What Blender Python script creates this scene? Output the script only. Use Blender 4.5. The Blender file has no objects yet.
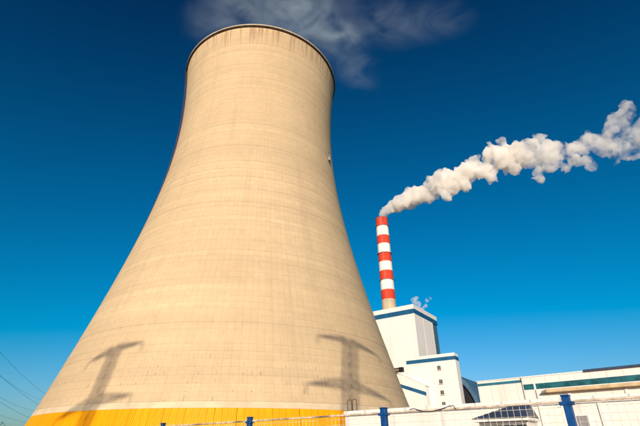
import bpy, bmesh, math, random
from mathutils import Vector, Matrix, noise

R = math.radians
random.seed(11)
scene = bpy.context.scene
col = scene.collection

# ------------------------------------------------------------------ camera
cam_d = bpy.data.cameras.new('camera')
cam = bpy.data.objects.new('camera', cam_d)
col.objects.link(cam)
cam_d.sensor_width = 36.0
cam_d.lens = 24.0
cam_d.clip_start = 0.1
cam_d.clip_end = 20000.0
cam.matrix_world = (Matrix.Translation((0, 0, 1.6)) @ Matrix.Rotation(R(90 + 28.81), 4, 'X')
                    @ Matrix.Rotation(-0.0082, 4, 'Z'))
scene.camera = cam

# ------------------------------------------------------------------ sky, sun, exposure
SUN_HEADING = 187.0     # compass heading of the sun, clockwise from +Y
SUN_ELEV = 16.0
world = bpy.data.worlds.new('World')
scene.world = world
world.use_nodes = True
wn = world.node_tree
wn.nodes.clear()
w_out = wn.nodes.new('ShaderNodeOutputWorld')
w_bg = wn.nodes.new('ShaderNodeBackground')
w_sky = wn.nodes.new('ShaderNodeTexSky')
w_sky.sky_type = 'NISHITA'
w_sky.sun_disc = False
w_sky.sun_elevation = R(SUN_ELEV)
w_sky.sun_rotation = R(SUN_HEADING)
w_sky.air_density = 1.0
w_sky.dust_density = 1.0
w_sky.ozone_density = 6.0
# the camera's deep, contrasty rendering of blue: one black point and gain for the whole sky
w_sub = wn.nodes.new('ShaderNodeVectorMath'); w_sub.operation = 'SUBTRACT'
w_sub.inputs[1].default_value = (1.15, 0.52, 1.08)
w_mul = wn.nodes.new('ShaderNodeVectorMath'); w_mul.operation = 'MULTIPLY'
w_mul.inputs[1].default_value = (2.1, 1.45, 1.53)
w_max = wn.nodes.new('ShaderNodeVectorMath'); w_max.operation = 'MAXIMUM'
w_max.inputs[1].default_value = (0.005, 0.05, 0.1)
w_bg.inputs['Strength'].default_value = 0.1
wn.links.new(w_sky.outputs[0], w_sub.inputs[0])
wn.links.new(w_sub.outputs[0], w_mul.inputs[0])
wn.links.new(w_mul.outputs[0], w_max.inputs[0])
wn.links.new(w_max.outputs[0], w_bg.inputs['Color'])
wn.links.new(w_bg.outputs[0], w_out.inputs['Surface'])

sun_d = bpy.data.lights.new('sun', 'SUN')
sun_d.energy = 5.0
sun_d.angle = R(0.53)
sun_d.color = (1.0, 0.87, 0.68)
sun = bpy.data.objects.new('sun', sun_d)
col.objects.link(sun)
sh, se = R(SUN_HEADING), R(SUN_ELEV)
to_sun = Vector((math.sin(sh) * math.cos(se), math.cos(sh) * math.cos(se), math.sin(se)))
sun.rotation_euler = to_sun.to_track_quat('Z', 'Y').to_euler()
sun.location = (0, -200, 300)

vs = scene.view_settings
vs.view_transform = 'Standard'
vs.look = 'None'
vs.gamma = 1.0
vs.exposure = 0.0
vs.use_curve_mapping = False
scene.cycles.use_denoising = True
scene.cycles.volume_bounces = 20
scene.cycles.max_bounces = 22
scene.cycles.volume_max_steps = 512

# ------------------------------------------------------------------ node helpers
class NT:
    def __init__(self, name):
        self.m = bpy.data.materials.new(name)
        self.m.use_nodes = True
        self.t = self.m.node_tree
        self.t.nodes.clear()
        self.out = self.t.nodes.new('ShaderNodeOutputMaterial')
    def n(self, typ, **kw):
        nd = self.t.nodes.new('ShaderNode' + typ)
        for k, v in kw.items():
            setattr(nd, k, v)
        return nd
    def put(self, sock, v):
        if isinstance(v, bpy.types.NodeSocket):
            self.t.links.new(v, sock)
        else:
            sock.default_value = v
    def math(self, op, a, b=0.0, c=0.0, clamp=False):
        nd = self.n('Math', operation=op, use_clamp=clamp)
        self.put(nd.inputs[0], a)
        self.put(nd.inputs[1], b)
        self.put(nd.inputs[2], c)
        return nd.outputs[0]
    def ramp(self, v, lo, hi, a=0.0, b=1.0, smooth=True):
        nd = self.n('MapRange', interpolation_type='SMOOTHSTEP' if smooth else 'LINEAR')
        self.put(nd.inputs['Value'], v)
        nd.inputs['From Min'].default_value = lo
        nd.inputs['From Max'].default_value = hi
        nd.inputs['To Min'].default_value = a
        nd.inputs['To Max'].default_value = b
        return nd.outputs['Result']
    def noise(self, vec, scale, detail=4.0, rough=0.55, dist=0.0):
        nd = self.n('TexNoise')
        self.put(nd.inputs['Vector'], vec)
        nd.inputs['Scale'].default_value = scale
        nd.inputs['Detail'].default_value = detail
        nd.inputs['Roughness'].default_value = rough
        nd.inputs['Distortion'].default_value = dist
        return nd.outputs['Fac']
    def mapping(self, vec, scale=(1, 1, 1), loc=(0, 0, 0)):
        nd = self.n('Mapping')
        self.put(nd.inputs['Vector'], vec)
        nd.inputs['Scale'].default_value = scale
        nd.inputs['Location'].default_value = loc
        return nd.outputs[0]
    def mix(self, fac, a, b, blend='MIX'):
        nd = self.n('Mix', data_type='RGBA', blend_type=blend)
        self.put(nd.inputs[0], fac)
        self.put(nd.inputs[6], a)
        self.put(nd.inputs[7], b)
        return nd.outputs[2]
    def coords(self, which='Object'):
        return self.n('TexCoord').outputs[which]
    def surf(self, color, rough=0.8, bump=None, bump_d=0.02, metal=0.0, spec=0.3):
        b = self.n('BsdfPrincipled')
        self.put(b.inputs['Base Color'], color)
        self.put(b.inputs['Roughness'], rough)
        self.put(b.inputs['Metallic'], metal)
        b.inputs['Specular IOR Level'].default_value = spec
        if bump is not None:
            bn = self.n('Bump')
            bn.inputs['Distance'].default_value = bump_d
            bn.inputs['Strength'].default_value = 1.0
            self.put(bn.inputs['Height'], bump)
            self.t.links.new(bn.outputs[0], b.inputs['Normal'])
        self.t.links.new(b.outputs[0], self.out.inputs['Surface'])
        return self.m

def rgb(r, g, b):
    return (r, g, b, 1.0)

def plain(name, c, rough=0.6, var=0.12, scale=0.6, metal=0.0, spec=0.3):
    t = NT(name)
    o = t.coords()
    f = t.ramp(t.noise(o, scale, 5), 0.3, 0.7)
    k = t.mix(f, rgb(*[x * (1 - var) for x in c]), rgb(*[min(1, x * (1 + var)) for x in c]))
    return t.surf(k, rough, metal=metal, spec=spec)

# ------------------------------------------------------------------ materials
def mat_tower_concrete():
    t = NT('tower_concrete')
    o = t.coords()
    sep = t.n('SeparateXYZ'); t.put(sep.inputs[0], o)
    x, y, z = sep.outputs
    ang = t.math('ARCTAN2', y, x)
    # formwork panels: 176 round the shell, one row for each 1.75 m lift
    a = t.math('MULTIPLY', ang, 176 / (2 * math.pi))
    zi = t.math('DIVIDE', t.math('SUBTRACT', z, 10.0), 1.75)
    comb = t.n('CombineXYZ')
    t.put(comb.inputs[0], t.math('FLOOR', a)); t.put(comb.inputs[1], t.math('FLOOR', zi))
    wn_ = t.n('TexWhiteNoise', noise_dimensions='2D'); t.put(wn_.inputs['Vector'], comb.outputs[0])
    panel = wn_.outputs['Value']
    fa = t.math('FRACT', a)
    edge = t.math('MINIMUM', fa, t.math('SUBTRACT', 1.0, fa))
    seam = t.ramp(edge, 0.0, 0.055, 1.0, 0.0)
    rnd = t.n('ObjectInfo').outputs['Random']
    # unrolled coordinates for stains that run down the shell
    un = t.n('CombineXYZ')
    t.put(un.inputs[0], t.math('MULTIPLY', ang, 40.0)); t.put(un.inputs[1], z)
    u = un.outputs[0]
    big = t.noise(t.mapping(u, (0.03, 0.05, 1)), 1.0, 5, 0.6)
    fine = t.noise(o, 0.9, 6, 0.65)
    bands = t.noise(t.mapping(u, (0.006, 0.24, 1)), 1.0, 4, 0.65)
    base = t.mix(t.ramp(big, 0.3, 0.7), rgb(0.556, 0.418, 0.249), rgb(0.642, 0.488, 0.296))
    base = t.mix(t.ramp(bands, 0.36, 0.64, 0.0, 0.5), base, rgb(0.492, 0.368, 0.230))
    base = t.mix(t.math('MULTIPLY', panel, 0.20), base, rgb(0.428, 0.308, 0.188))
    base = t.mix(t.math('MULTIPLY', rnd, 0.34), base, rgb(0.471, 0.348, 0.221))
    base = t.mix(t.ramp(fine, 0.45, 0.8, 0.0, 0.35), base, rgb(0.407, 0.298, 0.188))
    # weathering that has its own place on the shell: drips below the rim
    drip = t.noise(t.mapping(u, (0.75, 0.03, 1)), 1.0, 4, 0.6)
    dm = t.math('MULTIPLY', t.ramp(drip, 0.50, 0.64), t.ramp(z, 138.0, 149.0, 0.0, 0.62))
    base = t.mix(dm, base, rgb(0.23, 0.115, 0.055))
    mot = t.noise(t.mapping(u, (0.22, 0.16, 1)), 1.0, 6, 0.7)
    base = t.mix(t.ramp(mot, 0.50, 0.72, 0.0, 0.24), base, rgb(0.40, 0.29, 0.175))
    # broad runs of dirt, whole height, faint
    run = t.noise(t.mapping(u, (0.16, 0.008, 1)), 1.0, 5, 0.6)
    base = t.mix(t.ramp(run, 0.52, 0.75, 0.0, 0.32), base, rgb(0.353, 0.259, 0.164))
    # short rust ticks at the panel ends of the lowest lifts
    cz = t.math('FRACT', zi)
    w2 = t.n('TexWhiteNoise', noise_dimensions='3D')
    sc3 = t.n('VectorMath', operation='ADD'); t.put(sc3.inputs[0], comb.outputs[0]); sc3.inputs[1].default_value = (7.3, 3.1, 1.0)
    t.put(w2.inputs['Vector'], sc3.outputs[0])
    tick = t.math('MULTIPLY', t.ramp(t.math('ABSOLUTE', t.math('SUBTRACT', fa, 0.5)), 0.015, 0.045, 1.0, 0.0),
                  t.math('GREATER_THAN', w2.outputs['Value'], 0.66))
    sepc = t.n('SeparateColor'); t.put(sepc.inputs[0], w2.outputs['Color'])
    tick = t.math('MULTIPLY', tick, t.math('LESS_THAN', cz, t.math('MULTIPLY', sepc.outputs[1], 0.75)))
    tick = t.math('MULTIPLY', tick, t.ramp(sepc.outputs[2], 0.0, 1.0, 0.3, 1.0))
    tick = t.math('MULTIPLY', tick, t.ramp(z, 14.5, 25.0, 0.9, 0.0))
    base = t.mix(tick, base, rgb(0.107, 0.060, 0.033))
    # a few blotches left by the old formwork anchors
    vor = t.n('TexVoronoi'); t.put(vor.inputs['Vector'], t.mapping(u, (0.055, 0.05, 1))); vor.inputs['Scale'].default_value = 1.0
    spot = t.ramp(vor.outputs['Distance'], 0.02, 0.055, 0.45, 0.0)
    base = t.mix(spot, base, rgb(0.289, 0.199, 0.122))
    base = t.mix(t.math('MULTIPLY', seam, 0.24), base, rgb(0.321, 0.234, 0.146))
    hgt = t.math('ADD', t.math('MULTIPLY', seam, -0.6), t.math('MULTIPLY', panel, 0.5))
    hgt = t.math('ADD', hgt, t.math('MULTIPLY', fine, 0.4))
    return t.surf(base, 0.92, hgt, 0.03, spec=0.15)

def mat_rim():
    t = NT('rim_concrete')
    o = t.coords()
    f = t.noise(t.mapping(o, (0.5, 0.5, 0.5)), 1.0, 5)
    c = t.mix(t.ramp(f, 0.3, 0.7), rgb(0.42, 0.33, 0.23), rgb(0.62, 0.52, 0.38))
    return t.surf(c, 0.9, f, 0.02, spec=0.15)

def mat_yellow():
    t = NT('yellow_painted_panel')
    o = t.coords()
    rnd = t.n('ObjectInfo').outputs['Random']
    f = t.noise(t.mapping(o, (1.2, 1.2, 0.12)), 1.0, 5, 0.6)
    c = t.mix(t.ramp(f, 0.35, 0.75), rgb(0.87, 0.40, 0.0), rgb(0.75, 0.32, 0.0))
    c = t.mix(t.math('MULTIPLY', rnd, 0.5), c, rgb(0.70, 0.29, 0.0))
    dn = t.noise(t.mapping(o, (0.4, 0.4, 0.08)), 1.0, 5, 0.65)
    c = t.mix(t.ramp(dn, 0.5, 0.78, 0.0, 0.5), c, rgb(0.36, 0.17, 0.02))
    return t.surf(c, 0.55, f, 0.01, spec=0.25)

def mat_cladding(name, c, dirt=0.25, pitch=1.1):
    t = NT(name)
    o = t.coords()
    sep = t.n('SeparateXYZ'); t.put(sep.inputs[0], o)
    x, y, z = sep.outputs
    s = t.math('FRACT', t.math('DIVIDE', t.math('ADD', x, y), pitch))
    rib = t.ramp(t.math('ABSOLUTE', t.math('SUBTRACT', s, 0.5)), 0.40, 0.46, 1.0, 0.0)
    run = t.noise(t.mapping(o, (0.35, 0.35, 0.035)), 1.0, 5, 0.6)
    bl = t.noise(o, 0.08, 4)
    k = t.mix(t.ramp(run, 0.48, 0.78, 0.0, dirt), rgb(*c), rgb(c[0] * .62, c[1] * .57, c[2] * .50))
    k = t.mix(t.ramp(bl, 0.4, 0.7, 0.0, dirt * 0.6), k, rgb(c[0] * .80, c[1] * .77, c[2] * .70))
    hz = t.math('FRACT', t.math('DIVIDE', z, pitch * 5.5))
    lap = t.ramp(hz, 0.0, 0.03, 1.0, 0.0)
    lines = t.math('MULTIPLY', t.math('MAXIMUM', t.ramp(t.math('ABSOLUTE', t.math('SUBTRACT', s, 0.5)), 0.44, 0.49, 0.0, 0.55), lap), 0.30)
    k = t.mix(lines, k, rgb(c[0] * .55, c[1] * .52, c[2] * .48))
    return t.surf(k, 0.6, t.math('ADD', rib, t.math('MULTIPLY', run, 0.3)), 0.03, spec=0.25)

def mat_glass(name, c, rough=0.12):
    t = NT(name)
    o = t.coords()
    f = t.noise(t.mapping(o, (0.8, 0.8, 0.8)), 1.0, 3)
    k = t.mix(t.ramp(f, 0.3, 0.7), rgb(*[v * 0.6 for v in c]), rgb(*[v * 1.4 for v in c]))
    return t.surf(k, rough, f, 0.02, spec=0.6)

def mat_ground():
    t = NT('ground_dust')
    o = t.coords()
    a = t.noise(o, 0.05, 6)
    b = t.noise(o, 2.5, 6, 0.7)
    c = t.mix(t.ramp(a, 0.35, 0.65), rgb(0.17, 0.135, 0.09), rgb(0.24, 0.20, 0.14))
    c = t.mix(t.ramp(b, 0.4, 0.75, 0.0, 0.6), c, rgb(0.11, 0.09, 0.06))
    return t.surf(c, 0.95, b, 0.03, spec=0.1)

def mat_chimney(name, c, dirt):
    t = NT(name)
    o = t.coords()
    run = t.noise(t.mapping(o, (0.5, 0.5, 0.05)), 1.0, 5, 0.6)
    k = t.mix(t.ramp(run, 0.42, 0.75, 0.0, 0.55), rgb(*c), rgb(*dirt))
    sep = t.n('SeparateXYZ'); t.put(sep.inputs[0], o)
    soot = t.math('MULTIPLY', t.ramp(sep.outputs[2], 196.0, 208.5, 0.0, 0.7), t.ramp(run, 0.35, 0.65))
    k = t.mix(soot, k, rgb(0.10, 0.06, 0.05))
    return t.surf(k, 0.75, run, 0.05, spec=0.2)

def mat_steam(name, dens, scale, lo, hi, color, fade=None, detail=5, step=0.25):
    """density from noise; lo/hi threshold; fade = (x0, x1, lo0, lo1) raises the threshold along local x"""
    t = NT(name)
    o = t.coords()
    n1 = t.noise(o, scale, detail, 0.6, 0.3)
    if fade:
        sep = t.n('SeparateXYZ'); t.put(sep.inputs[0], o)
        n1 = t.math('SUBTRACT', n1, t.ramp(sep.outputs[0], *fade))
    d = t.ramp(n1, lo, hi, 0.0, dens)
    if fade:
        d = t.math('MULTIPLY', d, t.ramp(sep.outputs[0], fade[0], fade[1], 1.0, 0.42))
    v = t.n('VolumePrincipled')
    v.inputs['Color'].default_value = rgb(*color)
    v.inputs['Anisotropy'].default_value = 0.0
    t.put(v.inputs['Density'], d)
    t.t.links.new(v.outputs[0], t.out.inputs['Volume'])
    t.m.cycles.volume_step_rate = step
    return t.m

M = {
    'tower': mat_tower_concrete(), 'rim': mat_rim(), 'yellow': mat_yellow(),
    'beam': plain('pale_ring_concrete', (0.60, 0.48, 0.32), 0.9, 0.10, 0.25, spec=0.15),
    'under': plain('shade_dark_concrete', (0.10, 0.075, 0.055), 0.95, 0.3, 0.6, spec=0.1),  # dark tone paints in the shade under the rim ledge; also lines the shell
    'white': mat_cladding('white_cladding', (0.775, 0.73, 0.69)),
    'white2': mat_cladding('white_render', (0.755, 0.71, 0.655), 0.35, 2.6),
    'blue': plain('blue_trim_paint', (0.008, 0.085, 0.19), 0.5, 0.2, 0.3),
    'teal': plain('teal_trim_paint', (0.02, 0.13, 0.19), 0.5, 0.25, 0.4),
    'slate': plain('blue_grey_sheet', (0.055, 0.12, 0.19), 0.5, 0.25, 0.3),
    'navy': plain('navy_roof_sheet', (0.036, 0.056, 0.105), 0.45, 0.25, 2.0),
    'post': plain('blue_post_paint', (0.004, 0.055, 0.20), 0.4, 0.25, 6.0),
    'wire': plain('white_coated_wire', (0.74, 0.66, 0.54), 0.5, 0.2, 8.0),
    'rail': plain('weathered_rail_paint', (0.60, 0.50, 0.39), 0.6, 0.35, 5.0),
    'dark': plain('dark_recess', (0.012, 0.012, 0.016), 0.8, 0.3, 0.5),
    'glass': mat_glass('dark_window_glass', (0.03, 0.04, 0.05)),
    'grey_glass': mat_glass('grey_window_glass', (0.09, 0.085, 0.08), 0.3),
    'green_glass': mat_glass('green_window_glass', (0.012, 0.085, 0.10), 0.25),
    'tan': plain('tan_fascia_paint', (0.56, 0.41, 0.24), 0.6, 0.18, 0.6),
    'grey': plain('grey_paint', (0.22, 0.21, 0.22), 0.6, 0.2, 2.0),
    'brown': plain('rusty_brown_tube', (0.11, 0.055, 0.03), 0.7, 0.35, 8.0),
    'steel': plain('galvanised_steel', (0.20, 0.20, 0.20), 0.55, 0.25, 3.0, 0.5),
    'cable': plain('dark_wire', (0.035, 0.035, 0.04), 0.6, 0.2, 3.0),
    'red': mat_chimney('red_band_paint', (0.66, 0.055, 0.022), (0.42, 0.04, 0.02)),
    'cwhite': mat_chimney('white_band_paint', (0.80, 0.77, 0.70), (0.60, 0.54, 0.45)),
    'shaft': mat_chimney('chimney_concrete', (0.55, 0.44, 0.30), (0.42, 0.33, 0.23)),
    'ground': mat_ground(),
    'porcelain': plain('brown_insulator', (0.08, 0.05, 0.04), 0.3, 0.2, 4.0),
    'leaf': plain('dry_dark_leaf', (0.045, 0.030, 0.022), 0.8, 0.4, 6.0),
    'bark': plain('dark_bark', (0.05, 0.035, 0.025), 0.9, 0.3, 4.0),
}

# ------------------------------------------------------------------ mesh helpers
class MB:
    def __init__(self):
        self.bm = bmesh.new()
    def box(self, x0, x1, y0, y1, z0, z1, bev=0.0):
        v = [self.bm.verts.new(p) for p in ((x0, y0, z0), (x1, y0, z0), (x1, y1, z0), (x0, y1, z0),
                                            (x0, y0, z1), (x1, y0, z1), (x1, y1, z1), (x0, y1, z1))]
        fs = [self.bm.faces.new([v[i] for i in q]) for q in
              ((3, 2, 1, 0), (4, 5, 6, 7), (0, 1, 5, 4), (1, 2, 6, 5), (2, 3, 7, 6), (3, 0, 4, 7))]
        if bev:
            es = {e for f in fs for e in f.edges}
            bmesh.ops.bevel(self.bm, geom=list(es), offset=bev, segments=1, affect='EDGES')
        return self
    def bar(self, a, b, w, w2=None):
        """square bar from a to b"""
        a, b = Vector(a), Vector(b)
        d = (b - a).normalized()
        up = Vector((0, 0, 1)) if abs(d.z) < 0.95 else Vector((1, 0, 0))
        s = d.cross(up).normalized(); u = s.cross(d)
        w2 = w if w2 is None else w2
        q = []
        for p, k in ((a, w / 2), (b, w2 / 2)):
            for i, j in ((-1, -1), (1, -1), (1, 1), (-1, 1)):
                q.append(self.bm.verts.new(p + s * i * k + u * j * k))
        for f in ((0, 1, 2, 3), (7, 6, 5, 4), (0, 4, 5, 1), (1, 5, 6, 2), (2, 6, 7, 3), (3, 7, 4, 0)):
            self.bm.faces.new([q[i] for i in f])
        return self
    def tube(self, pts, r, n=6, cap=True):
        pts = [Vector(p) for p in pts]
        rings = []
        for i, p in enumerate(pts):
            d = (pts[min(i + 1, len(pts) - 1)] - pts[max(i - 1, 0)]).normalized()
            up = Vector((0, 0, 1)) if abs(d.z) < 0.95 else Vector((1, 0, 0))
            s = d.cross(up).normalized(); u = s.cross(d)
            rr = r[i] if isinstance(r, (list, tuple)) else r
            rings.append([self.bm.verts.new(p + (s * math.cos(k * 2 * math.pi / n) + u * math.sin(k * 2 * math.pi / n)) * rr) for k in range(n)])
        for A, B in zip(rings, rings[1:]):
            for k in range(n):
                self.bm.faces.new((A[k], A[(k + 1) % n], B[(k + 1) % n], B[k]))
        if cap:
            self.bm.faces.new(rings[0][::-1]); self.bm.faces.new(rings[-1])
        return self
    def prism(self, pts, y0, y1):
        """extrude an (x, z) outline from y0 to y1"""
        A = [self.bm.verts.new((x, y0, z)) for x, z in pts]
        B = [self.bm.verts.new((x, y1, z)) for x, z in pts]
        n = len(pts)
        self.bm.faces.new(A); self.bm.faces.new(B[::-1])
        for i in range(n):
            self.bm.faces.new((A[i], B[i], B[(i + 1) % n], A[(i + 1) % n]))
        return self
    def lathe(self, prof, n=64, a0=0.0, closed=False):
        """strips of (r, z); each strip has its own vertices so its edges stay crisp"""
        strips = list(zip(prof, prof[1:]))
        if closed:
            strips.append((prof[-1], prof[0]))
        for (r0, z0), (r1, z1) in strips:
            A = []; B = []
            for k in range(n):
                c, s = math.cos(a0 + k * 2 * math.pi / n), math.sin(a0 + k * 2 * math.pi / n)
                A.append(self.bm.verts.new((r0 * c, r0 * s, z0))); B.append(self.bm.verts.new((r1 * c, r1 * s, z1)))
            for k in range(n):
                self.bm.faces.new((A[k], A[(k + 1) % n], B[(k + 1) % n], B[k]))
        return self
    def mesh(self, name, mat, smooth=False, recalc=True):
        if recalc:
            bmesh.ops.recalc_face_normals(self.bm, faces=self.bm.faces[:])
        me = bpy.data.meshes.new(name)
        self.bm.to_mesh(me); self.bm.free()
        if mat: me.materials.append(mat)
        if smooth: me.shade_smooth()
        return me
    def build(self, name, mat, parent=None, smooth=False, recalc=True):
        return link(name, self.mesh(name, mat, smooth, recalc), parent)

def link(name, me, parent=None):
    o = bpy.data.objects.new(name, me)
    col.objects.link(o)
    if parent: o.parent = parent
    return o

def tag(o, label=None, cat=None, group=None, kind=None):
    if label: o['label'] = label
    if cat: o['category'] = cat
    if group: o['group'] = group
    if kind: o['kind'] = kind
    return o

def empty(name, loc, heading=90.0, label=None, cat=None, group=None):
    """local +x runs along the compass heading, +y points away to its left"""
    o = bpy.data.objects.new(name, None)
    col.objects.link(o)
    o.location = loc
    o.rotation_euler = (0, 0, R(90.0 - heading))
    return tag(o, label, cat, group)

def box(name, mat, parent, *b, bev=0.0):
    return MB().box(*b, bev=bev).build(name, mat, parent)

def copy_tree(o, parent=None):
    c = o.copy(); col.objects.link(c); c.parent = parent
    for ch in [k for k in col.objects if k.parent == o]:
        copy_tree(ch, c)
    return c

# ------------------------------------------------------------------ ground
g = MB()
g.box(-6000, 6000, -6000, 6000, -1.0, 0.0)
tag(g.build('ground', M['ground']), kind='structure')

# ------------------------------------------------------------------ cooling tower
TX, TY = -26.87, 147.57
def shell_r(z):
    if z < 118.1:
        return 31.85 * math.sqrt(1 + ((z - 118.1) / 78.3) ** 2)
    return 31.85 * math.sqrt(1 + ((z - 118.1) / 89.5) ** 2)

tower = empty('cooling_tower', (TX, TY, 0), 90, 'huge cream concrete cooling tower with yellow panels round its foot', 'cooling tower')
NSEG = 288
Z0, LIFT = 10.0, 1.75
nl = 80
for i in range(nl):
    za, zb = Z0 + i * LIFT, Z0 + (i + 1) * LIFT
    j = random.uniform(-0.02, 0.02)
    ra, rb = shell_r(za) + j, shell_r(zb) + j
    m = MB()
    g_ = random.choice((0.008, 0.012, 0.018, 0.03))
    m.lathe([(ra - g_, za), (ra, za + 0.035), (rb, zb - 0.035), (rb - 0.02, zb)], NSEG)
    m.build('concrete_lift', M['tower'], tower, smooth=True, recalc=False)
zt = Z0 + nl * LIFT      # 150.0
rt = shell_r(zt)
MB().lathe([(shell_r(z) - 0.8, z) for z in (150, 142, 134, 126, 118, 110, 100, 90, 80, 70, 60, 50, 40, 30, 20, 12)], 144).build('inner_shell', M['under'], tower, smooth=True)
MB().lathe([(rt - 0.6, 149.65), (rt - 0.6, 150.45), (rt + 0.72, 150.45), (rt + 0.72, 149.98)], NSEG).build('rim_walkway', M['rim'], tower, smooth=True)
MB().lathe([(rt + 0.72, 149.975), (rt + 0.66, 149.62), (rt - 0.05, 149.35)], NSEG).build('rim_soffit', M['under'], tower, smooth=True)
MB().lathe([(shell_r(8.7) - 0.5, 8.7), (shell_r(8.7) + 0.06, 8.7), (shell_r(9.97) + 0.08, 9.97), (shell_r(10.0) - 0.3, 10.0)], NSEG).build('ring_beam', M['beam'], tower, smooth=True)
MB().lathe([(59.0, 0.02), (59.0, 0.7), (58.4, 0.7)], 144).build('basin_wall', M['beam'], tower)
# yellow wind panels, one sheet each with pressed ribs
NP = 240
r_top, r_bot = shell_r(8.7) - 0.05, 57.65
pm = MB()
wt, wb = 2 * math.pi * r_top / NP / 2 - 0.02, 2 * math.pi * r_bot / NP / 2 - 0.02
def slab(x0t, x1t, x0b, x1b, d0, d1):
    vv = []
    for r, z, a, b in ((r_bot, 0.55, x0b, x1b), (r_top, 8.7, x0t, x1t)):
        for yy, d in ((a, d0), (b, d0), (b, d1), (a, d1)):
            vv.append(pm.bm.verts.new((r + d, yy, z)))
    for q in ((3, 2, 1, 0), (4, 5, 6, 7), (0, 1, 5, 4), (1, 2, 6, 5), (2, 3, 7, 6), (3, 0, 4, 7)):
        pm.bm.faces.new([vv[i] for i in q])
slab(-wt, wt, -wb, wb, -0.06, 0.0)
for k in (-0.62, 0.0, 0.62):
    slab(k * wt - 0.09, k * wt + 0.09, k * wb - 0.09, k * wb + 0.09, -0.01, 0.08)
panel_me = pm.mesh('yellow_panel', M['yellow'])
for k in range(NP):
    p = link('yellow_panel', panel_me, tower)
    p.rotation_euler = (0, 0, (k + 0.5) * 2 * math.pi / NP + random.uniform(-0.0006, 0.0006))
# ladder with safety cage up the left flank
lad = MB(); cage = MB()
LA = R(199.0)
er, et = Vector((math.cos(LA), math.sin(LA), 0)), Vector((-math.sin(LA), math.cos(LA), 0))
def lp(z, off, side):
    return er * (shell_r(z) + off) + et * side + Vector((0, 0, z))
zs = [12 + i * 3.0 for i in range(47)]
for s in (-0.3, 0.3):
    lad.tube([lp(z, 0.3, s) for z in zs], 0.07, 4)
for z in [12 + 0.6 * i for i in range(230)]:
    lad.bar(lp(z, 0.3, -0.3), lp(z, 0.3, 0.3), 0.05)
for z in zs:
    for s in (-0.3, 0.3):
        lad.bar(lp(z, -0.1, s), lp(z, 0.3, s), 0.08)
    cage.tube([lp(z, 0.3, -0.35), lp(z, 0.6, -0.42), lp(z, 0.85, 0), lp(z, 0.6, 0.42), lp(z, 0.3, 0.35)], 0.05, 4)
for s, off in ((-0.42, 0.6), (0.42, 0.6), (0.0, 0.85)):
    cage.tube([lp(z, off, s) for z in zs], 0.05, 4)
la = lad.build('access_ladder', M['brown'], tower)
cage.build('safety_cage', M['brown'], la)
# obstruction light bracket on the right flank
wl = MB()
WA = R(-23.0)
wr, wt_ = Vector((math.cos(WA), math.sin(WA), 0)), Vector((-math.sin(WA), math.cos(WA), 0))
def wp(z, off, s):
    return wr * (shell_r(z) + off) + wt_ * s + Vector((0, 0, z))
for z in (98.5, 102.5):
    wl.bar(wp(z, -0.1, -0.8), wp(z, 0.5, -0.8), 0.14); wl.bar(wp(z, -0.1, 0.8), wp(z, 0.5, 0.8), 0.14)
    wl.bar(wp(z, 0.5, -0.9), wp(z, 0.5, 0.9), 0.14)
wl.bar(wp(98.5, 0.5, -0.8), wp(102.5, 0.5, -0.8), 0.12); wl.bar(wp(98.5, 0.5, 0.8), wp(102.5, 0.5, 0.8), 0.12)
wl.bar(wp(98.7, 0.5, 0), wp(100.2, 0.5, 0), 0.7)
wl.build('warning_light_bracket', M['steel'], tower)

# ------------------------------------------------------------------ chimney
ch = empty('chimney', (63.7, 390.8, 0), 90, 'tall round chimney with red and white bands behind the boiler house', 'chimney')
levels = [z - 3.0 for z in (211.3, 202.0, 191.4, 182.2, 172.2, 163.1, 153.7, 144.4, 134.6, 125.3)]
def ch_r(z):
    return 6.15 + max(0, (211.3 - z)) * 0.0042
for i, (zt_, zb_) in enumerate(zip(levels, levels[1:])):
    e = 0.0
    MB().lathe([(ch_r(zb_), zb_), (ch_r(zt_), zt_)], 64).build('red_band' if i % 2 == 0 else 'white_band', M['red'] if i % 2 == 0 else M['cwhite'], ch, smooth=True, recalc=False)
MB().lathe([(ch_r(0) + 1.2, 0), (ch_r(60), 60), (ch_r(122.3), 122.3)], 64).build('concrete_shaft', M['shaft'], ch, smooth=True, recalc=False)
cr = MB().lathe([(6.15, 208.3), (6.35, 208.35), (6.35, 208.7), (5.6, 208.7), (5.6, 204)], 64).build('crown_ring', M['red'], ch, smooth=True)
for z in (199.0, 169.2, 141.4):
    ring = MB().lathe([(ch_r(z) - 0.02, z - 0.15), (ch_r(z) + 0.75, z - 0.1), (ch_r(z) + 0.75, z + 0.05), (ch_r(z) - 0.02, z + 0.05)], 48)
    ring.build('platform_ring', M['steel'], ch)
for dx in (-2.6, 2.6):
    MB().lathe([(2.3, 200), (2.3, 209.3), (2.1, 209.3), (2.1, 200)], 32).build('flue_pipe', M['grey'], ch).location = (dx, 0, 0)

cl = MB()
def cp(z, off, sd):
    a = R(250)
    return Vector((math.cos(a), math.sin(a), 0)) * (ch_r(z) + off) + Vector((-math.sin(a), math.cos(a), 0)) * sd + Vector((0, 0, z))
for sd in (-0.3, 0.3):
    cl.bar(cp(62, 0.35, sd), cp(208, 0.35, sd), 0.1)
for q in range(73):
    cl.bar(cp(62 + 2 * q, 0.35, -0.3), cp(62 + 2 * q, 0.35, 0.3), 0.08)
cl.build('ladder', M['steel'], ch)

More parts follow.
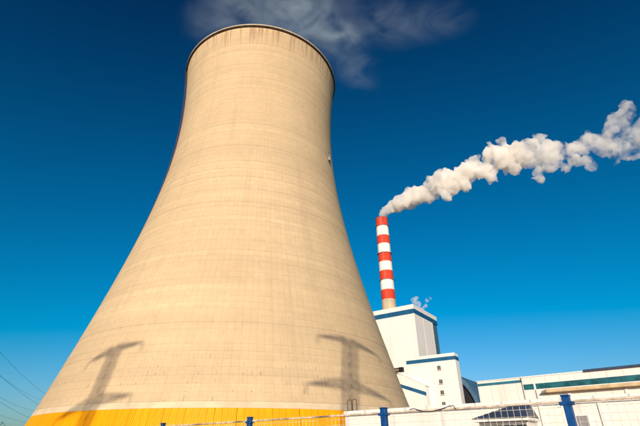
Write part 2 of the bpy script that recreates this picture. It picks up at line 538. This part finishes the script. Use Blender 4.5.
# ------------------------------------------------------------------ boiler house (upper white block)
bh = empty('boiler_house', (51.57, 233.72, 0), 125, 'tall white boiler house block with a blue band below its roof', 'building')
box('wall', M['white'], bh, -70, 0, 0, 26.4, 0, 66.4)
box('blue_band', M['blue'], bh, -70.05, 0.06, -0.06, 34.3, 66.4, 69.05)
box('parapet', M['white'], bh, -70, 0.0, 0.0, 34.2, 69.05, 71.6)
box('corner_sheeting', M['slate'], bh, -30, -0.5, 26.4, 34.0, 0, 66.4)
box('corner_pilaster', M['white2'], bh, -1.3, 0.12, -0.12, 1.6, 0, 66.38, bev=0.04)
box('downpipe', M['white2'], bh, 0.0, 0.1, 12.0, 12.1, 0, 66.3)
for k in range(4):
    box('roof_vent', M['steel'], bh, -9 - 12 * k, -7.4 - 12 * k, 9, 10.6, 71.6, 73.2, bev=0.1)

# ------------------------------------------------------------------ transfer tower (lower white block in front)
tt = empty('transfer_tower', (58.03, 192.88, 0), 123.5, 'lower white block with four small windows and blue roof band', 'building')
box('wall', M['white'], tt, -22.6, 0, 0, 5, 0, 34.7, bev=0.05)
box('blue_band', M['blue'], tt, -22.66, 0.06, -0.06, 5.06, 34.7, 36.25)
box('parapet', M['white'], tt, -22.6, 0, 0, 5, 36.25, 37.6)
box('seam_strip', M['white2'], tt, -13.9, -13.7, -0.05, 0.0, 0, 34.68)
for z in (32.0, 26.3, 21.9, 17.4, 13.0, 8.6):
    w = box('window', M['white2'], tt, -8.55, -6.65, -0.10, 0.02, z - 1.05, z + 0.95)
    box('pane', M['grey_glass'], w, -8.35, -7.62, -0.12, 0.01, z - 0.85, z + 0.75)
    box('pane', M['grey_glass'], w, -7.54, -6.85, -0.12, 0.01, z - 0.85, z + 0.75)
    box('sill', M['grey'], w, -8.65, -6.55, -0.3, 0.0, z - 1.2, z - 1.05)
box('link_wing', M['white'], tt, -20, -8, 5, 32, 0, 30)

an = empty('sloping_annex', (58.03, 192.88, 0), 123.5, 'white annex with a sloping blue band beside the cooling tower', 'building')
MB().prism([(-40, 0), (-13.2, 0), (-13.2, 24.7), (-21.8, 28.9), (-40, 37.2)], -4, -0.15).build('wall', M['white'], an)
MB().prism([(-24.9, 26.15), (-13.3, 22.1), (-13.3, 20.55), (-24.9, 24.75)], -4.12, -4.0).build('blue_band', M['blue'], an)
MB().prism([(-21.9, 29.15), (-12.9, 24.78), (-12.9, 24.5), (-21.9, 28.85)], -4.15, -0.15).build('eave_trim', M['white2'], an)

pb = empty('pipe_bridge', (58.03, 192.88, 0), 123.5, 'dark pipe bridge joining the white blocks by the cooling tower', 'bridge')
for z, w in ((31.6, 0.55), (32.7, 0.4)):
    MB().tube([(-48, -5.2, z), (-22.2, -5.2, z - 0.25)], w, 10).build('pipe', M['brown'], pb)
box('deck', M['dark'], pb, -24.2, -22.2, -5.9, -4.4, 30.9, 32.9, bev=0.08)
box('support', M['steel'], pb, -44, -43.2, -5.6, -4.8, 0, 31.2)

# ------------------------------------------------------------------ arched coal shed
cs = empty('coal_shed', (66, 215, 0), 123.5, 'blue arched shed with a dark open end beside the white block', 'shed')
AC, AZ, AR = -13.0, 14.8, 20.2
def arc(r, n=28, z0=0.0):
    p = [(AC + r, z0)]
    for k in range(n + 1):
        a = math.pi * k / n
        p.append((AC + r * math.cos(a), AZ + r * math.sin(a)))
    p.append((AC - r, z0))
    return p
rb = MB()
out_, inn = arc(AR), arc(AR - 1.9)
for y0, y1, oo, ii in ((0, 1.2, out_, inn),):
    A = [rb.bm.verts.new((x, y0, z)) for x, z in oo]; B = [rb.bm.verts.new((x, y0, z)) for x, z in ii]
    C = [rb.bm.verts.new((x, y1, z)) for x, z in oo]; D = [rb.bm.verts.new((x, y1, z)) for x, z in ii]
    for i in range(len(oo) - 1):
        rb.bm.faces.new((A[i], A[i + 1], B[i + 1], B[i])); rb.bm.faces.new((C[i], D[i], D[i + 1], C[i + 1]))
        rb.bm.faces.new((A[i], C[i], C[i + 1], A[i + 1])); rb.bm.faces.new((B[i], B[i + 1], D[i + 1], D[i]))
rb.build('arch_rib', M['slate'], cs)
sk = MB()
o1 = arc(AR - 0.3)
A = [sk.bm.verts.new((x, 1.2, z)) for x, z in o1]; C = [sk.bm.verts.new((x, 60, z)) for x, z in o1]
for i in range(len(o1) - 1):
    sk.bm.faces.new((A[i], C[i], C[i + 1], A[i + 1]))
sk.build('vault_roof', M['slate'], cs)
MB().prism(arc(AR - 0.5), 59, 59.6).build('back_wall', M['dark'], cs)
for x in (-2.0, -8.0, -14.0, -20.0, -26.0):
    zz = AZ + math.sqrt(max(0, (AR - 1.5) ** 2 - (x - AC) ** 2))
    box('mullion', M['slate'], cs, x - 0.5, x + 0.5, 0.3, 1.0, 0, zz)
MB().prism([(x, z) for x, z in arc(AR - 1.2)], 1.6, 2.0).build('shade_sheet', M['dark'], cs)  # near-black sheet added behind the arch to paint the shade inside

# ------------------------------------------------------------------ long low workshop on the right
wk = empty('workshop', (33.10, 96.99, 0), 131, 'long low white workshop with teal band and green window strip', 'building')
box('end_wall', M['white2'], wk, 0, 9.25, 0, 16, 0, 13.6)
box('teal_band', M['teal'], wk, 0.05, 9.2, -0.06, 0.0, 12.68, 13.17)
box('coping', M['white'], wk, -0.12, 9.25, -0.12, 16.1, 13.6, 13.72)
box('main_wall', M['white2'], wk, 9.27, 62, -0.5, 16, 0, 13.45)
box('roof_edge', M['white'], wk, 9.27, 20.6, -0.62, 16, 13.45, 13.66)
box('roof_sheet', M['navy'], wk, 20.6, 62.3, -0.9, 16.2, 13.45, 13.8)
x = 9.5
wins = [(9.45, 11.3)] + [(11.75 + 3.05 * k, 14.72 + 3.05 * k) for k in range(16)]
for a, b in wins:
    f = box('window', M['teal'], wk, a - 0.04, b + 0.04, -0.54, -0.49, 11.2, 12.2)
    box('pane', M['green_glass'], f, a, b, -0.56, -0.5, 11.28, 12.12)
cn = box('canopy', M['tan'], wk, 13.6, 62, -1.7, -0.5, 10.35, 10.95, bev=0.08)
MB().prism([(13.58, 10.36), (13.58, 10.92), (12.7, 10.62), (12.7, 10.42)], -1.68, -0.5).build('canopy_tip', M['grey'], cn)
box('downpipe', M['grey'], wk, 11.46, 11.58, -0.66, -0.52, 0, 11.1)
for k in range(5):
    box('pilaster', M['white'], wk, 17 + 9 * k, 17.5 + 9 * k, -0.7, -0.5, 0, 10.3)

# ------------------------------------------------------------------ low flat-roofed pump house behind the fence
ph = empty('pump_house', (1.187, 23.845, 0), 128, 'low white flat-roofed pump house behind the mesh fence', 'building')
box('wall', M['white2'], ph, 0, 30, 0, 6, 0, 3.05)
box('coping', M['white'], ph, -0.06, 30.06, -0.06, 6.06, 3.05, 3.2, bev=0.015)
box('drip_strip', M['grey'], ph, 0, 30, -0.035, 0.0, 2.955, 2.985)
for a, b in ((10.42, 10.78), (12.6, 13.9)):
    f = box('window', M['white'], ph, a - 0.07, b + 0.07, -0.05, 0.02, 1.13, 2.62)
    box('pane', M['glass'] if a > 11 else M['grey'], f, a, b, -0.07, 0.0, 1.2, 2.55)
    box('sill', M['white'], f, a - 0.1, b + 0.1, -0.14, 0.0, 1.06, 1.13)
for a in (5.2, 9.2, 11.2, 15.0):
    box('pilaster', M['white2'], ph, a, a + 0.14, -0.07, 0.0, 0, 2.95)
lh = empty('ladder_hoop', tuple(ph.location), 128, 'rusty pair of bent tube hoops on the pump house roof corner', 'handrail')
for a in (0.07, 0.37):
    pts = [(a, 0.15, 3.21), (a, 0.15, 3.62)]
    for k in range(1, 8):
        an_ = math.pi * (1 - k / 8)
        pts.append((a + 0.13 + 0.13 * math.cos(an_), 0.15, 3.62 + 0.13 * math.sin(an_)))
    pts += [(a + 0.26, 0.15, 3.62), (a + 0.26, 0.15, 3.21)]
    MB().tube(pts, 0.018, 6).build('hoop', M['brown'], lh, smooth=True)

# ------------------------------------------------------------------ kiosk with navy hipped roof
ks = empty('kiosk', (5.6, 16.2, 0), 128, 'small kiosk with navy hipped roof and dark windows behind the fence', 'kiosk')
box('wall', M['white2'], ks, -0.3, 1.3, 0.15, 1.35, 0, 2.33)
box('fascia', M['white'], ks, -0.46, 1.4, -0.02, 1.45, 2.33, 2.415)
rf = MB()
vs_ = [rf.bm.verts.new(p) for p in ((-0.5, -0.08, 2.42), (1.36, -0.08, 2.42), (1.36, 1.5, 2.42), (-0.5, 1.5, 2.42), (0.75, 0.7, 2.84), (1.36, 0.7, 2.84))]
for q in ((0, 1, 5, 4), (3, 4, 5, 2), (0, 4, 3), (1, 2, 5), (0, 3, 2, 1)):
    rf.bm.faces.new([vs_[i] for i in q])
rfo = rf.build('roof', M['navy'], ks)
for k in range(8):
    xx = -0.25 + 0.21 * k
    top = min(1.0, (xx + 0.5) / 1.25)
    MB().bar((xx, -0.07, 2.435), (xx, -0.08 + 0.78 * top, 2.43 + 0.42 * top), 0.022).build('roof_seam', M['navy'], rfo)
for k in range(4):
    a = -0.26 + 0.39 * k
    f = box('window', M['grey'], ks, a - 0.02, a + 0.36, 0.11, 0.16, 1.0, 2.28)
    box('pane', M['glass'], f, a + 0.005, a + 0.335, 0.10, 0.15, 1.04, 2.25)

# ------------------------------------------------------------------ mesh fence with blue posts
FX, FY = -2.6075, 17.2148
fd = Vector((0.7643, -0.6448))
fh = math.degrees(math.atan2(fd.x, fd.y))
fn = empty('mesh_fence', (FX, FY, 0), fh, 'white wire mesh fence with blue posts in the foreground', 'fence')
posts = [-11.4, -5.7, 0.0, 5.75, 10.57, 15.6]
for i, s in enumerate(posts):
    m = MB(); m.box(s - 0.08, s + 0.08, -0.08, 0.08, 0, 2.56, bev=0.008)
    p = m.build('post', M['post'], fn)
    MB().box(s - 0.095, s + 0.095, -0.095, 0.095, 2.56, 2.60, bev=0.015).build('cap', M['post'], p)
    for z in (2.42, 1.4, 0.4):
        MB().box(s - 0.15, s + 0.15, -0.095, 0.095, z - 0.035, z + 0.035, bev=0.01).build('clamp', M['post'], p)
for i, (a, b) in enumerate(zip(posts, posts[1:])):
    a += 0.155; b -= 0.155
    n = round((b - a) / 0.15)
    r_ = MB().tube([(a, 0, 2.46), ((a + b) / 2, 0, 2.46 - 0.006), (b, 0, 2.46)], 0.026, 8).build('top_rail', M['rail'], fn)
    MB().tube([(a, 0, 0.15), (b, 0, 0.15)], 0.022, 8).build('bottom_rail', M['rail'], fn)
    w = MB()
    for k in range(n + 1):
        xx = a + (b - a) * k / n
        j = random.uniform(-0.006, 0.006)
        w.tube([(xx + j, 0.03, 0.1), (xx + j * 0.5, 0.03, 2.53)], 0.0042, 4)
    for z in [0.25 + 0.15 * q for q in range(15)]:
        w.tube([(a, 0.036, z), ((a + b) / 2, 0.036, z - random.uniform(0, 0.008)), (b, 0.036, z)], 0.0042, 4)
    tag(w.build('wire_mesh', M['wire'], fn), kind='stuff')
lc = [(6.62, 2.50), (6.75, 2.515), (7.0, 2.44), (7.25, 2.41), (7.55, 2.46), (7.8, 2.52), (7.92, 2.52), (7.95, 2.44)]
m = MB().tube([(x, -0.045, z) for x, z in lc], 0.011, 5)
lo = m.build('loose_cable', M['cable'])
lo.location = fn.location; lo.rotation_euler = fn.rotation_euler
tag(lo, 'loose dark cable looped along the fence top rail', 'cable')

# ------------------------------------------------------------------ pylons behind the camera: they throw the shadows on the tower
def make_pylon():
    root = empty('pylon', (0, 0, 0), 65)
    H, bw, tw = 65.6, 4.2, 1.2
    def hw(z):
        return bw + (tw - bw) * min(1.0, z / 46.0) if z < 46 else tw
    cs4 = ((-1, -1), (1, -1), (1, 1), (-1, 1))
    for sx, sy in cs4:
        m = MB()
        m.bar((sx * bw, sy * bw, 0), (sx * tw, sy * tw, 46), 0.30, 0.27)
        m.bar((sx * tw, sy * tw, 46), (sx * tw, sy * tw, H), 0.27, 0.24)
        m.build('leg', M['steel'], root)
    br = MB()
    zl = [0, 9, 17, 24, 30, 35, 39.5, 43, 46, 49, 52, 55, 58, 61, 63.5, 65.6]
    for a, b in zip(zl, zl[1:]):
        for (x0, y0), (x1, y1) in zip(cs4, cs4[1:] + cs4[:1]):
            p0, p1 = (x0 * hw(a), y0 * hw(a), a), (x1 * hw(b), y1 * hw(b), b)
            q0, q1 = (x1 * hw(a), y1 * hw(a), a), (x0 * hw(b), y0 * hw(b), b)
            br.bar(p0, p1, 0.09); br.bar(q0, q1, 0.09); br.bar(q1, p1, 0.09)
    br.build('bracing', M['steel'], root)
    for z, L in ((64.4, 8.8), (51.4, 10.9), (38.4, 9.4)):
        w = hw(z)
        m = MB()
        for sd in (-1, 1):
            tip = (sd * L, 0, z)
            for sy in (-1, 1):
                m.bar((sd * w, sy * w, z), tip, 0.24, 0.18)
                m.bar((sd * hw(z + 1.2), sy * hw(z + 1.2), min(z + 2.0, 65.6)), tip, 0.22, 0.18)
                n = 5
                for k in range(n):
                    t0, t1 = k / n, (k + 0.5) / n
                    lo_ = Vector((sd * w, sy * w, z)).lerp(Vector(tip), t0)
                    hi_ = Vector((sd * hw(z + 1.2), sy * hw(z + 1.2), min(z + 2.0, 65.6))).lerp(Vector(tip), t1)
                    m.bar(lo_, hi_, 0.10)
                    m.bar(hi_, Vector((sd * w, sy * w, z)).lerp(Vector(tip), (k + 1) / n), 0.10)
        arm = m.build('crossarm', M['steel'], root)
        for sd in (-1, 1):
            ins = MB()
            ins.lathe([(0.05, z)] + [((0.17 if k % 2 else 0.1), z - 0.2 - 0.17 * k) for k in range(12)] + [(0.05, z - 2.4)], 10)
            ob = ins.build('insulator', M['porcelain'], arm)
            ob.location = (sd * (L - 0.1), 0, 0)
    return root
PG = 'power pylons of the overhead line'
pyl = make_pylon()
def up_sun(x, y, d):
    return x + d * math.sin(sh), y + d * math.cos(sh)
spots = [(*up_sun(7.4, 111.8, 138), 65, 'steel lattice pylon whose shadow falls on the tower right side'),
         (*up_sun(-47.6, 101.4, 150), 65, 'steel lattice pylon whose shadow falls on the tower left side'),
         (-212.0, 261.0, 68, 'steel lattice pylon holding the near ends of the overhead wires'),
         (-388.0, 700.0, 68, 'far steel lattice pylon hidden behind the cooling tower')]
pyls = []
for i, (x, y, h, lab) in enumerate(spots):
    p = pyl if i == 0 else copy_tree(pyl)
    p.location = (x, y, 0); p.rotation_euler = (0, 0, R(90 - h))
    tag(p, lab, 'pylon', PG)
    pyls.append(p)
order = ['highest and farthest left', 'highest, right of its pair', 'middle level, left of its pair', 'middle level, right of its pair', 'lowest level, left of its pair', 'lowest level, right of its pair']
k = 0
for z, L in ((64.4, 8.7), (51.4, 10.8), (38.4, 9.3)):
    for sd in (-1, 1):
        ends = []
        for i in (2, 3):
            x, y, h, _ = spots[i]
            ends.append(Vector((x + sd * L * math.sin(R(h)), y + sd * L * math.cos(R(h)), z - 2.4)))
        pts = []
        for q in range(41):
            u = q / 40
            p = ends[0].lerp(ends[1], u); p.z -= 4 * 8.0 * u * (1 - u)
            pts.append(p)
        w = MB().tube(pts, 0.075, 5).build('overhead_wire', M['cable'])
        tag(w, 'thin overhead wire left of the cooling tower, ' + order[k], 'wire', 'overhead wires left of the tower')
        k += 1

# ------------------------------------------------------------------ dark bush at the far left
bu = empty('bush', (-38.0, 54.0, 0), 90, 'dark bare bush at the lower left edge', 'bush')
st = MB(); lf = MB()
rg = random.Random(5)
for k in range(26):
    a = rg.uniform(0, 6.28); e = rg.uniform(0.5, 1.5); L = rg.uniform(3.8, 5.7)
    tip = Vector((math.cos(a) * math.cos(e) * L * .55, math.sin(a) * math.cos(e) * L * .55, math.sin(e) * L))
    st.tube([(0, 0, 0), tip * 0.5 + Vector((0, 0, 0.3)), tip], [0.05, 0.03, 0.008], 4)
    for q in range(70):
        c = tip * rg.uniform(0.4, 1.03) + Vector((rg.gauss(0, .22), rg.gauss(0, .22), rg.gauss(0, .16)))
        s = rg.uniform(0.05, 0.12)
        d1 = Vector((rg.gauss(0, 1), rg.gauss(0, 1), rg.gauss(0, 1))).normalized() * s
        d2 = d1.orthogonal().normalized() * s * 0.5
        lf.bm.faces.new([lf.bm.verts.new(c + v) for v in (-d1, d2, d1, -d2)])
st.build('stem', M['bark'], bu); lf.build('foliage', M['leaf'], bu)

# ------------------------------------------------------------------ steam and smoke
def blob_cloud(name, blobs, mat, voxel, disp, warp=(), loc=(0, 0, 0), rotz=0.0, seed=0, grow=None):
    """blobs (x, y, z, r) fused by voxel remesh, then billowed along the normals by noise"""
    bm = bmesh.new()
    for x, y, z, r in blobs:
        bmesh.ops.create_icosphere(bm, subdivisions=2, radius=r, matrix=Matrix.Translation((x, y, z)))
    me = bpy.data.meshes.new(name + '_src'); bm.to_mesh(me); bm.free()
    src = bpy.data.objects.new(name + '_src', me); col.objects.link(src)
    def fuse(ob):
        md = ob.modifiers.new('remesh', 'REMESH'); md.mode = 'VOXEL'; md.voxel_size = voxel
        dg = bpy.context.evaluated_depsgraph_get()
        res = bpy.data.meshes.new_from_object(ob.evaluated_get(dg))
        old = ob.data
        bpy.data.objects.remove(ob); bpy.data.meshes.remove(old)
        return res
    out = fuse(src)
    out.name = name
    off = Vector((seed * 13.7, seed * 5.1, 3.3))
    for v in out.vertices:            # swirl the fused lobes out of round, then billow them
        c = v.co.copy()
        k = 1.0 if grow is None else min(1.0, 0.25 + c.x / grow)
        for size, amp in warp:
            c += noise.noise_vector((v.co + off) / size) * amp * k
        v.co = c
    out.update()
    nv = [(v.co.copy(), v.normal.copy()) for v in out.vertices]
    for v, (c, n) in zip(out.vertices, nv):
        d = 0.0
        k = 1.0 if grow is None else min(1.0, 0.3 + c.x / grow)
        for size, amp in disp:
            q = noise.voronoi((c + off) / size)[0][0]
            d += amp * (0.5 - q) * k
        v.co = c + n * d
    if disp:                          # fuse again so that no folds are left inside
        tmp = bpy.data.objects.new(name + '_tmp', out); col.objects.link(tmp)
        out = fuse(tmp); out.name = name
    out.materials.clear(); out.materials.append(mat)
    out.shade_smooth()
    o = link(name, out)
    o.location = loc; o.rotation_euler = (0, 0, rotz)
    return o

plume = [(1.7,214.2,4.7),(5.3,216.7,5.2),(9.4,218.4,6.2),(14,219.4,7.7),(22.9,219.6,9.2),(30.7,221.8,10.2),(38,223,11.1),(49.6,222.7,10),(61.9,227.9,10.9),(69.5,233.5,12.9),(77.1,225.6,10.7),(69.8,213.8,5.8),(84.6,227,10.6),(93.3,233,11.5),(100.8,244.3,6.8),(90.5,216.9,5.7),(105.6,230.8,9.5),(118.2,243.2,10.4),(129.2,252.8,4.7),(124.8,236,11.2),(112.8,220.3,5.6),(131.5,234.5,13.8),(141.7,234.9,11.9),(132.6,220.7,5.4),(159.4,246.8,5.4),(150.7,239.1,8.2),(150.3,207.8,5.2),(159.2,225.7,7.9),(171.1,228.4,8.7),(178.7,222.1,7.7),(195.1,231.2,6.8),(189.1,221,7.6),(200.5,219,7.5),(189.4,203.5,4.1),(216.5,233.4,9.9),(225.3,241.1,9.1),(224.2,226.7,9.8),(227.7,250.9,4.2),(212.5,209.4,8.1),(219.2,204.6,7.1),(203.7,201,3.2),(230.6,217.8,11.1),(240.6,228.5,12),(245,216.3,13.2),(247.8,240.7,9.6),(255.7,216.4,14.6),(264.2,232.4,12.4),(268.2,217.4,15.1),(160.8,214.4,6.1),(173,207.6,5.1)]
rg = random.Random(3)
pl_b = []
for s, z, r in plume:
    yo = rg.uniform(-0.45, 0.45) * r if s > 20 else 0.0
    pl_b.append((s, yo, z - 211.0, r * 0.93))
    for q in range(9):          # small lobes on the flanks
        if r > 3:
            th = rg.uniform(0, 6.28); ph_ = rg.uniform(-1, 1)
            v = Vector((math.cos(th) * math.sqrt(1 - ph_ * ph_), math.sin(th) * math.sqrt(1 - ph_ * ph_), ph_)) * r * rg.uniform(0.7, 0.95)
            pl_b.append((s + v.x, yo + v.y, z - 211 + v.z, r * rg.uniform(0.2, 0.36)))
for s, z, r in ((72, 219, 5), (92, 223, 5), (114, 227, 5), (134, 226, 6), (151, 214, 5), (153, 221, 5), (162, 220, 5), (181, 211, 5), (189, 211, 5), (206, 209, 5), (208, 226, 6), (198, 226, 5), (213, 219, 5), (165, 236, 6), (160, 241, 5), (207, 214, 5), (222, 216, 6), (168, 214, 5), (180, 216, 5), (206, 221, 8), (211, 226, 8), (200, 226, 7), (213, 214, 7), (190, 226, 7), (166, 221, 7), (148, 226, 8), (184, 228, 7), (158, 233, 8)):
    pl_b.append((s, rg.uniform(-3, 3), z - 211, r))
ms = mat_steam('chimney_smoke', 0.42, 0.10, 0.28, 0.60, (0.996, 0.980, 0.955), (90, 250, 0.0, 0.15), 6, 0.04)
o = blob_cloud('chimney_smoke', pl_b, ms, 0.62, ((5.5, 2.4), (2.4, 1.3)), ((16.0, 4.0), (6.5, 2.2), (2.6, 0.6)), (63.7, 390.8, 211.0), R(90 - 122), 2, 60.0)
tag(o, 'billowing cream smoke plume drifting right from the striped chimney', 'smoke', kind='stuff')

puffs = [(57.5,255.6,80,2),(56.2,255.9,81.7,1.2),(59.2,255.2,81.8,1.4),(59.4,255.2,78,1.6),(59.8,255.2,75.5,1.2),(60,255.2,73.3,1.0),(64.7,253.9,79.4,1.2),(63.2,254.3,76.4,1.6),(66.7,253.4,81.1,.9),(62,254.6,74.5,1.3)]
ms = mat_steam('roof_steam', 0.45, 0.5, 0.3, 0.6, (0.995, 0.98, 0.97), None, 4, 0.15)
o = blob_cloud('roof_steam', [(x - 60, y - 255, z - 72, r) for x, y, z, r in puffs], ms, 0.3, ((1.6, 0.7),), ((2.5, 1.2), (1.0, 0.5)), (60, 255, 72), 0, 4)
tag(o, 'small white steam puff above the boiler house roof', 'steam', kind='stuff')

# vapour over the cooling tower: a few soft drifting wisps, each an ellipsoid of noisy density
def mat_vapour(name, wisps, dens):
    t = NT(name)
    o = t.coords()
    tot = None
    for (cx, cy, cz), (rx, ry, rz), tilt, k in wisps:
        mp = t.n('Mapping', vector_type='TEXTURE')
        t.put(mp.inputs['Vector'], o)
        mp.inputs['Location'].default_value = (cx, cy, cz)
        mp.inputs['Rotation'].default_value = (0, R(tilt), 0)
        mp.inputs['Scale'].default_value = (rx, ry, rz)
        ln = t.n('VectorMath', operation='LENGTH'); t.put(ln.inputs[0], mp.outputs[0])
        f = t.ramp(ln.outputs['Value'], 0.15, 1.0, k, 0.0)
        tot = f if tot is None else t.math('ADD', tot, f)
    n1 = t.noise(t.mapping(o, (0.8, 1, 1.3)), 0.055, 7, 0.64, 1.2)
    n2 = t.ramp(n1, 0.40, 0.70)
    d = t.math('MULTIPLY', t.math('MULTIPLY', tot, n2), dens)
    v = t.n('VolumePrincipled')
    v.inputs['Color'].default_value = rgb(0.80, 0.94, 1.0)
    t.put(v.inputs['Density'], d)
    t.t.links.new(v.outputs[0], t.out.inputs['Volume'])
    t.m.cycles.volume_step_rate = 0.25
    return t.m
wisps = [((0, 0, 4), (30, 30, 24), 0, 1.0),
         ((-4, 0, 48), (46, 26, 30), 0, 1.0),
         ((28, 2, 50), (36, 22, 20), 40, 1.2),
         ((40, 2, 26), (30, 18, 14), 50, 1.1),
         ((62, -3, 42), (34, 18, 13), 8, 0.8),
         ((86, -8, 37), (24, 16, 9), -5, 0.5),
         ((10, 1, 82), (60, 28, 26), 0, 0.9)]
ms = mat_vapour('cooling_tower_steam', wisps, 0.026)
bl = []
for (cx, cy, cz), (rx, ry, rz), tilt, k in wisps:
    n = max(1, int(rx / rz))
    for q in range(-n, n + 1):
        e = q / (n + 0.6)
        w_ = max(ry, rz) * math.sqrt(max(0.15, 1 - e * e)) * 1.12
        bl.append((cx + e * rx * math.cos(R(tilt)), cy, cz - e * rx * math.sin(R(tilt)), w_))
o = blob_cloud('cooling_tower_steam', bl, ms, 3.0, (), (), (TX, TY, 150), 0, 6)
tag(o, 'faint thin vapour rising from the cooling tower mouth', 'steam', kind='stuff')
